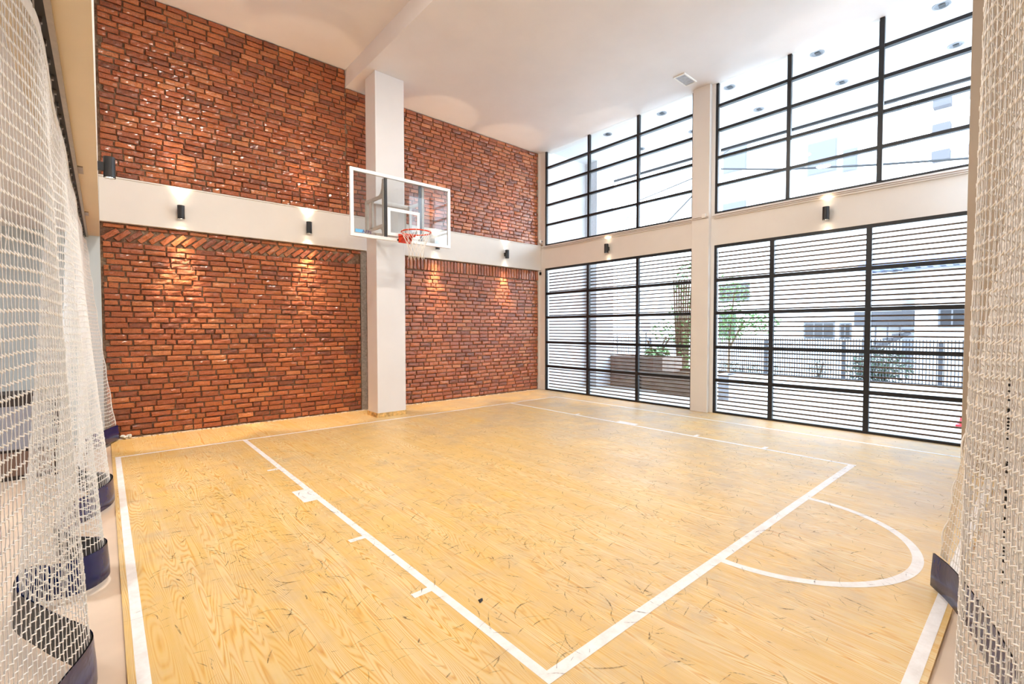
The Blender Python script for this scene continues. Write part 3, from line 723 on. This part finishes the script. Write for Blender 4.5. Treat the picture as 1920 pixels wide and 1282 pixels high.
# printed warp on the right net: dark dashes following one strand
kk = int(np.argmin([abs(p[0]+6.02)+abs(p[1]+8.4)*0 for p in tpR]))
b = MB()
for z0_, z1_ in ((0.66, 0.98), (1.04, 1.36)):
    z = z1_
    while z > z0_:
        h = rs.choice((0.006, 0.009, 0.014)); p = PR(z)[kk]
        b.obox((p[0]-0.004, p[1], z), (0.0035, 0, 0), (0, 0.0035, 0), (0, 0, h/2)); z -= h+rs.choice((0.006, 0.012, 0.03))
o = b.build('printed_marks', ink, netR); o['kind'] = 'stuff'; o['label'] = 'black printed marks along one cord'
# low cabinet seen through the left net
t = thing('low_cabinet', 'low dark framed cabinet with grey doors seen through the left net', 'cabinet', (-9.1, -1.4, 0))
cy0 = -1.55
b = MB(); b.box(-9.75, -8.66, cy0, cy0+0.45, -0.018, 0.86); b.build('carcass', simple('dark_wood', s2l(52, 40, 36), 0.5), t)
for a, c in ((-9.70, -9.24), (-9.20, -8.74)):
    box('door', simple('grey_door', s2l(150, 150, 160), 0.5), a, c, cy0-0.02, cy0-0.002, 0.30, 0.74, t); box('drawer', simple('brown_front', s2l(120, 92, 78), 0.5), a, c, cy0-0.02, cy0-0.002, 0.03, 0.27, t)

# ------------------------------------------------------------------ outside
pave = simple('pale_paving', s2l(214, 212, 208), 0.8, 0, 0.06, 0.1, 3)
ext_white = simple('white_render', s2l(232, 233, 236), 0.8, 0, 0.03)
mid_grey = simple('window_grey', s2l(104, 106, 112), 0.7)
ext_grey = simple('grey_render', s2l(150, 152, 158), 0.8, 0, 0.05)
b = MB(); b.box(0.2, 60, -40, 40, -0.15, -0.03); struct(b.build('floor_outside', pave), 'pale paving outside the windows')
b = MB(); b.box(0.22, 3.22, -14, 1.2, 5.95, 6.4); so_ = struct(b.build('ceiling_porch', ext_white), 'white porch soffit outside the upper windows')
box('gutter_edge', simple('dark_gutter', s2l(34, 36, 42), 0.6), 3.22, 3.29, -14, 1.2, 5.90, 6.0, so_)
b = MB(); b.box(0.22, 2.28, -0.18, 0.25, -0.03, 5.95); struct(b.build('wall_porch', ext_white), 'white side wall of the porch')
b = MB(); b.box(1.55, 2.28, -0.58, -0.18, -0.03, 5.95); struct(b.build('wall_porch_column', simple('porch_column_paint', s2l(206, 208, 214), 0.8)), 'pale grey porch column outside the left window')
first = None
for i, (x, y) in enumerate([(0.40, -1.80), (0.40, -3.17), (0.40, -4.55), (0.40, -5.95), (0.40, -7.43), (1.72, -1.80), (1.72, -3.15), (1.72, -4.55), (1.75, -5.95), (1.78, -7.44)]):
    row = 'front' if x < 1 else 'outer'; k = ['first', 'second', 'third', 'fourth', 'fifth'][i % 5]
    lab = '%s recessed porch downlight from the brick corner in the %s row' % (k, 'row nearest the glass' if x < 1 else 'row')
    lab = '%s round porch downlight from the brick end, row %s' % (k, 'nearest the window glass' if x < 1 else 'further from the glass')
    if first is None:
        t = thing('porch_downlight', lab, 'ceiling light', (x, y, 5.95), 'recessed downlights in the porch soffit')
        b = MB(); b.lathe([(0.075, 0.0), (0.10, 0.0), (0.10, -0.008), (0.078, -0.008), (0.075, 0.0)], (x, y, 5.95), 24); b.build('trim_ring', ext_grey, t)
        b = MB(); b.lathe([(0.078, -0.002), (0.05, -0.001), (0, -0.001)], (x, y, 5.95), 24); b.build('reflector', simple('grey_reflector', s2l(118, 122, 130), 0.4, 0.1), t)
        b = MB()
        for s in (-0.03, 0.0, 0.03): b.tube([(x+s, y-0.04, 5.94), (x+s, y+0.03, 5.94)], 0.009, 6)
        b.build('bulb', simple('dark_bulb', s2l(90, 96, 104), 0.4), t); first = t
    else: dup(first, (x, y, 5.95), lab)
conc = simple('brown_concrete', s2l(138, 122, 112), 0.85, 0, 0.12, 0.2, 6)
def planter(x0, x1, y0, y1, h, label, mat=conc):
    t = thing('planter', label, 'planter', ((x0+x1)/2, (y0+y1)/2, -0.03))
    b = MB(); w_ = 0.08
    b.box(x0, x1, y0, y0+w_, -0.03, h); b.box(x0, x1, y1-w_, y1, -0.03, h); b.box(x0, x0+w_, y0+w_, y1-w_, -0.03, h); b.box(x1-w_, x1, y0+w_, y1-w_, -0.03, h)
    b.build('planter_box', mat, t); box('soil', simple('soil', s2l(92, 74, 58), 0.9), x0+w_, x1-w_, y0+w_, y1-w_, -0.03, h-0.05, t); return t
planter(2.15, 3.1, -2.18, -0.6, 0.80, 'tall brown concrete planter outside the left window')
planter(1.87, 2.9, -3.55, -2.2, 0.49, 'low brown concrete planter in front of the bamboo')
planter(1.87, 2.6, -3.95, -3.57, 0.50, 'pale grey planter end visible past the window pilaster', simple('bluish_concrete', s2l(186, 192, 206), 0.85))
def leaves(b, c, rad, n, size, r, droop=0.3):
    for i in range(n):
        while True:
            d = Vector((r.uniform(-1, 1), r.uniform(-1, 1), r.uniform(-1, 1)))
            if d.length < 1: break
        p = Vector(c)+Vector((d.x*rad[0], d.y*rad[1], d.z*rad[2]))
        a = r.uniform(0, 6.28); u = Vector((math.cos(a), math.sin(a), r.uniform(-0.8, 0.4)-droop)).normalized(); v = u.cross(Vector((r.uniform(-1, 1), r.uniform(-1, 1), 1))).normalized()
        s_ = size*r.uniform(0.6, 1.3); nrm = u.cross(v)*s_*0.08
        b.add([p, p+u*s_*0.5+v*s_*0.16+nrm, p+u*s_, p+u*s_*0.5-v*s_*0.16+nrm], [(0, 1, 2), (0, 2, 3)])
def leafmat(name, col):
    t = NT(name); n = t.noise(t.coord(), 5, 2)
    t.l(t.ramp(n, [(0.3, tuple(c*0.6 for c in col[:3])+(1,)), (0.7, col)]), t.b.inputs['Base Color']); t.set(Roughness=0.5); return t.m
lg = leafmat('light_leaf', s2l(120, 160, 92)); dgm = leafmat('dark_leaf', s2l(74, 100, 70)); wood_m = simple('bark', s2l(120, 100, 80), 0.9)
def tree(name, label, cat, x, y, blobs, stems, mat, size, n, seed):
    r = random.Random(seed); t = thing(name, label, cat, (x, y, -0.03)); b = MB()
    for s in stems: b.tube([Vector((x, y, -0.03))+Vector(p) for p in s], [0.03-0.018*i/len(s) for i in range(len(s))], 6)
    b.build('stem', wood_m, t); b = MB()
    for (dx, dy, z, rx, ry, rz) in blobs: leaves(b, (x+dx, y+dy, z), (rx, ry, rz), n, size, r)
    b.build('foliage', mat, t); return t
tree('bamboo', 'clump of light green bamboo outside the left window', 'bamboo', 3.9, -1.75, [(0, 0, 2.1, 0.45, 0.45, 0.8), (0.1, 0.5, 1.5, 0.3, 0.6, 0.35), (-0.1, -0.3, 1.0, 0.35, 0.3, 0.7), (0, -0.1, 3.0, 0.35, 0.35, 0.5)],
     [[(i*0.06-0.15, j*0.07-0.1, 0), (i*0.08-0.2, j*0.09-0.1, 1.2), (i*0.14-0.3, j*0.16-0.2, 2.9)] for i in range(5) for j in range(3)], lg, 0.14, 210, 1)
tree('garden_tree', 'light green tree leaning in from the left of the right window', 'tree', 5.2, -2.45, [(0, 0, 2.5, 0.7, 0.5, 0.8), (0.2, -0.7, 1.75, 0.5, 0.6, 0.35), (0, 0, 1.6, 0.5, 0.5, 0.4)], [[(0, 0, 0), (0.05, 0.0, 1.3), (0.1, -0.1, 2.6)], [(0.05, 0, 1.0), (0.1, -0.4, 1.8)]], lg, 0.13, 420, 2)
tree('cordyline', 'spiky plant growing in the tall planter', 'plant', 2.6, -1.75, [(0, 0, 1.0, 0.25, 0.35, 0.12)], [[(0, 0, 0.75), (0, 0, 1.0)], [(0, 0, 0.8), (0, -0.35, 1.3)], [(0, 0, 0.8), (0, 0.3, 1.25)], [(0, 0, 0.8), (0.1, -0.2, 1.35)]], lg, 0.3, 60, 3)
tree('round_bush', 'dark green round bush behind the fence', 'bush', 8.4, -5.4, [(0, 0, 0.5, 0.5, 0.75, 0.55), (0.1, 0.3, 0.35, 0.5, 0.6, 0.4)], [[(0, 0, 0), (0, 0, 0.6)]], dgm, 0.16, 650, 4)
tree('small_shrub', 'small bare shrub behind the fence, left of the round bush', 'shrub', 8.3, -3.85, [(0, 0, 0.32, 0.3, 0.33, 0.3)], [[(0, 0, 0), (0.1, 0.1, 0.5)], [(0, 0, 0), (-0.1, -0.15, 0.5)], [(0, 0, 0), (0.05, -0.1, 0.55)]], dgm, 0.09, 260, 5)
tree('hedge_plant', 'low green plants at the foot of the fence behind the left window pier', 'plant', 8.2, -1.6, [(0, 0, 0.2, 0.3, 1.4, 0.22)], [[(0, 0, 0), (0, 0, 0.3)]], dgm, 0.1, 500, 6)
# fence
fm = simple('grey_fence_paint', s2l(62, 64, 72), 0.6)
t = thing('bar_fence', 'grey vertical bar fence across the yard', 'fence', (7.7, -4, -0.03))
b = MB(); y = -12.0
while y < 6.5: b.bar((7.7, y, 0.03), (7.7, y, 1.24), 0.02, 0.02); y += 0.068
b.bar((7.7, -12, 0.08), (7.7, 6.5, 0.08), 0.02, 0.03); b.bar((7.7, -12, 1.05), (7.7, 6.5, 1.05), 0.02, 0.03)
b.build('fence_bars', fm, t)
for y in (-11, -8.9, -6.70, -4.63, -2.54, -0.4, 1.7, 3.8): box('fence_post', fm, 7.66, 7.74, y-0.045, y+0.045, -0.03, 1.17, t)
b = MB(); b.box(7.3, 7.64, -12, 6.5, -0.03, 0.02); tag(b.build('fence_kerb', pave), 'low pale kerb under the fence', 'kerb')
# cone
t = thing('traffic_cone', 'red and white striped traffic cone outside the right window', 'traffic cone', (2.0, -7.66, -0.03))
cr1 = simple('red_plastic', s2l(226, 40, 60), 0.4); cw = simple('white_band', s2l(240, 240, 244), 0.4)
def cone_band(z0, z1, m, nm):
    rf = lambda z: 0.095-0.095*z
    b = MB(); b.lathe([(rf(z0), z0), (rf(z1), z1)], (2.0, -7.66, -0.03), 20); b.build(nm, m, t, smooth=True)
for i, (a, c) in enumerate(((0.03, 0.17), (0.17, 0.30), (0.30, 0.44), (0.44, 0.57), (0.57, 0.72))): cone_band(a, c, cr1 if i % 2 == 0 else cw, 'red_band' if i % 2 == 0 else 'reflective_band')
box('cone_base', cr1, 1.88, 2.12, -7.78, -7.54, -0.03, 0.0, t, 0.005)
# buildings
def win_part(par, x, y0, y1, z0, z1, grid=True):
    f = box('window_surround', mid_grey, x-0.04, x+0.02, y0-0.06, y1+0.06, z0-0.06, z1+0.06, par)
    b = MB(); b.box(x-0.06, x-0.045, y0, y1, z0, z1)
    if grid:
        n = max(2, int((y1-y0)/0.28))
        for i in range(1, n): b.box(x-0.075, x-0.06, y0+(y1-y0)*i/n-0.02, y0+(y1-y0)*i/n+0.02, z0, z1, 1)
    p = b.build('pane', [simple('dark_pane', s2l(50, 52, 58), 0.3) if grid else simple('shutter_pane', s2l(92, 94, 106), 0.6), mid_grey], f); p.parent = f
def building(label, x0, x1, y0, y1, h, wins, roof=0.25, mat=ext_white, grid=True):
    t = thing('house', label, 'building', ((x0+x1)/2, (y0+y1)/2, -0.03))
    box('walls', mat, x0, x1, y0, y1, -0.03, h, t); box('roof', ext_grey, x0-0.3, x1+0.3, y0-0.3, y1+0.3, h, h+roof, t)
    for q in wins: win_part(t, x0, *q, grid)
    return t
hs = building('white house with barred windows facing the yard, seen through the fence', 14, 20, -4.9, 9, 6.6, [(-2.74, -1.75, 1.15, 1.74), (-3.3, -3.02, 1.15, 1.70), (1.2, 2.4, 1.2, 2.2), (2.9, 4.1, 1.2, 2.2), (0.6, 1.9, 2.9, 3.6)])
dark_r = simple('dark_grey_render', s2l(84, 84, 90), 0.8)  # dark grey, kept low so it still reads at the bright exposure
bb = MB(); bb.box(13.5, 14, -5.3, -3.55, 1.62, 2.17); bb.build('awning', dark_r, hs)
bb = MB()
for i in range(6): bb.box(13.2, 14, -5.3+i*0.27, -5.03+i*0.27, 1.42-i*0.16, 1.50-i*0.16)
bb.bar((13.3, -5.25, 1.40), (13.3, -3.8, 0.5), 0.1, 0.14)
for i in range(4): bb.box(13.2, 13.25, -5.0+i*0.35, -4.96+i*0.35, 1.0-i*0.15, 1.75)
bb.build('stair', dark_r, hs)
rh = building('plain white house wall with a square window at the far right', 12, 18, -14, -5.56, 3.45, [(-6.75, -6.2, 1.62, 2.12)], 0.05)
b = MB(); b.add([(11.9, -4.16, 3.40), (11.9, -5.56, 3.45), (11.9, -5.56, 2.5), (12.6, -4.16, 3.40), (12.6, -5.56, 3.45), (12.6, -5.56, 2.5)], [(0, 1, 2), (5, 4, 3), (0, 3, 4, 1), (1, 4, 5, 2), (0, 2, 5, 3)])
b.build('sloping_canopy', simple('canopy_grey', s2l(168, 172, 172), 0.7), rh)
b = MB(); n = 60
for i in range(n):
    y = -4.1-i*0.15; zz = 3.50 if i % 2 else 3.52
    b.box(11.4+(i % 2)*0.02, 12.6, y-0.15, y, zz, 3.86)
tag(b.build('corrugated_roof', simple('metal_sheet', s2l(150, 166, 206), 0.5, 0.2)), 'pale blue corrugated roof band over the right hand house', 'roof')
up = building('pale apartment block with shuttered windows beyond the porch', 22, 30, -1.9, 9.5, 15, [(4.1, 5.45, 11.5, 13.2), (-0.67, 0.64, 10.2, 11.9), (4.1, 5.45, 8.2, 9.5), (-1.6, -1.05, 10.0, 11.1)], grid=False)
tw = building('distant white tower with stacked balconies', 40, 48, -14, -2.2, 24, [])
for z in (12.2, 14.2, 16.2, 18.2):
    for y in (-2.9, -4.9): box('balcony', dark_r, 39.2, 40, y-0.5, y+0.5, z, z+0.7, tw)
for nm, pts, r_, lab in (('overhead_cable', [(14, 5.5, 6.5), (9, -0.3, 7.46), (9, -2.5, 6.88), (9, -5.1, 6.36), (9, -7.04, 6.02), (12.2, -13.5, 3.5)], 0.035, 'thin overhead cable crossing the upper right window'),
                         ('overhead_cable', [(14, 8.5, 6.4), (9, 3.06, 7.0), (9, 0.59, 7.37), (3.25, -3.4, 5.97)], 0.022, 'diagonal cable crossing the upper left window'),
                         ('hanging_cord', [(2.6, -0.48, 5.95), (2.6, -0.48, -0.03)], 0.006, 'thin vertical cord beside the porch column')):
    b = MB(); c = catmull([(p[0], p[1]) for p in pts], 6) if False else None
    b.tube(pts, r_, 6); tag(b.build(nm, simple('cable_grey', s2l(30, 32, 36), 0.6)), lab, 'cable')
b = MB(); b.tube([(8.0, 2.11, 1.62), (8.03, 2.11, 1.62)], 0.24, 24); t = tag(b.build('round_sign', simple('sign_grey', s2l(140, 140, 148), 0.5)), 'round grey sign on the building beyond the left window', 'sign')
bb = MB(); bb.tube([(8.05, 2.11, 1.5), (8.05, 2.11, -0.03)], 0.025, 8); bb.build('post', fm, t)
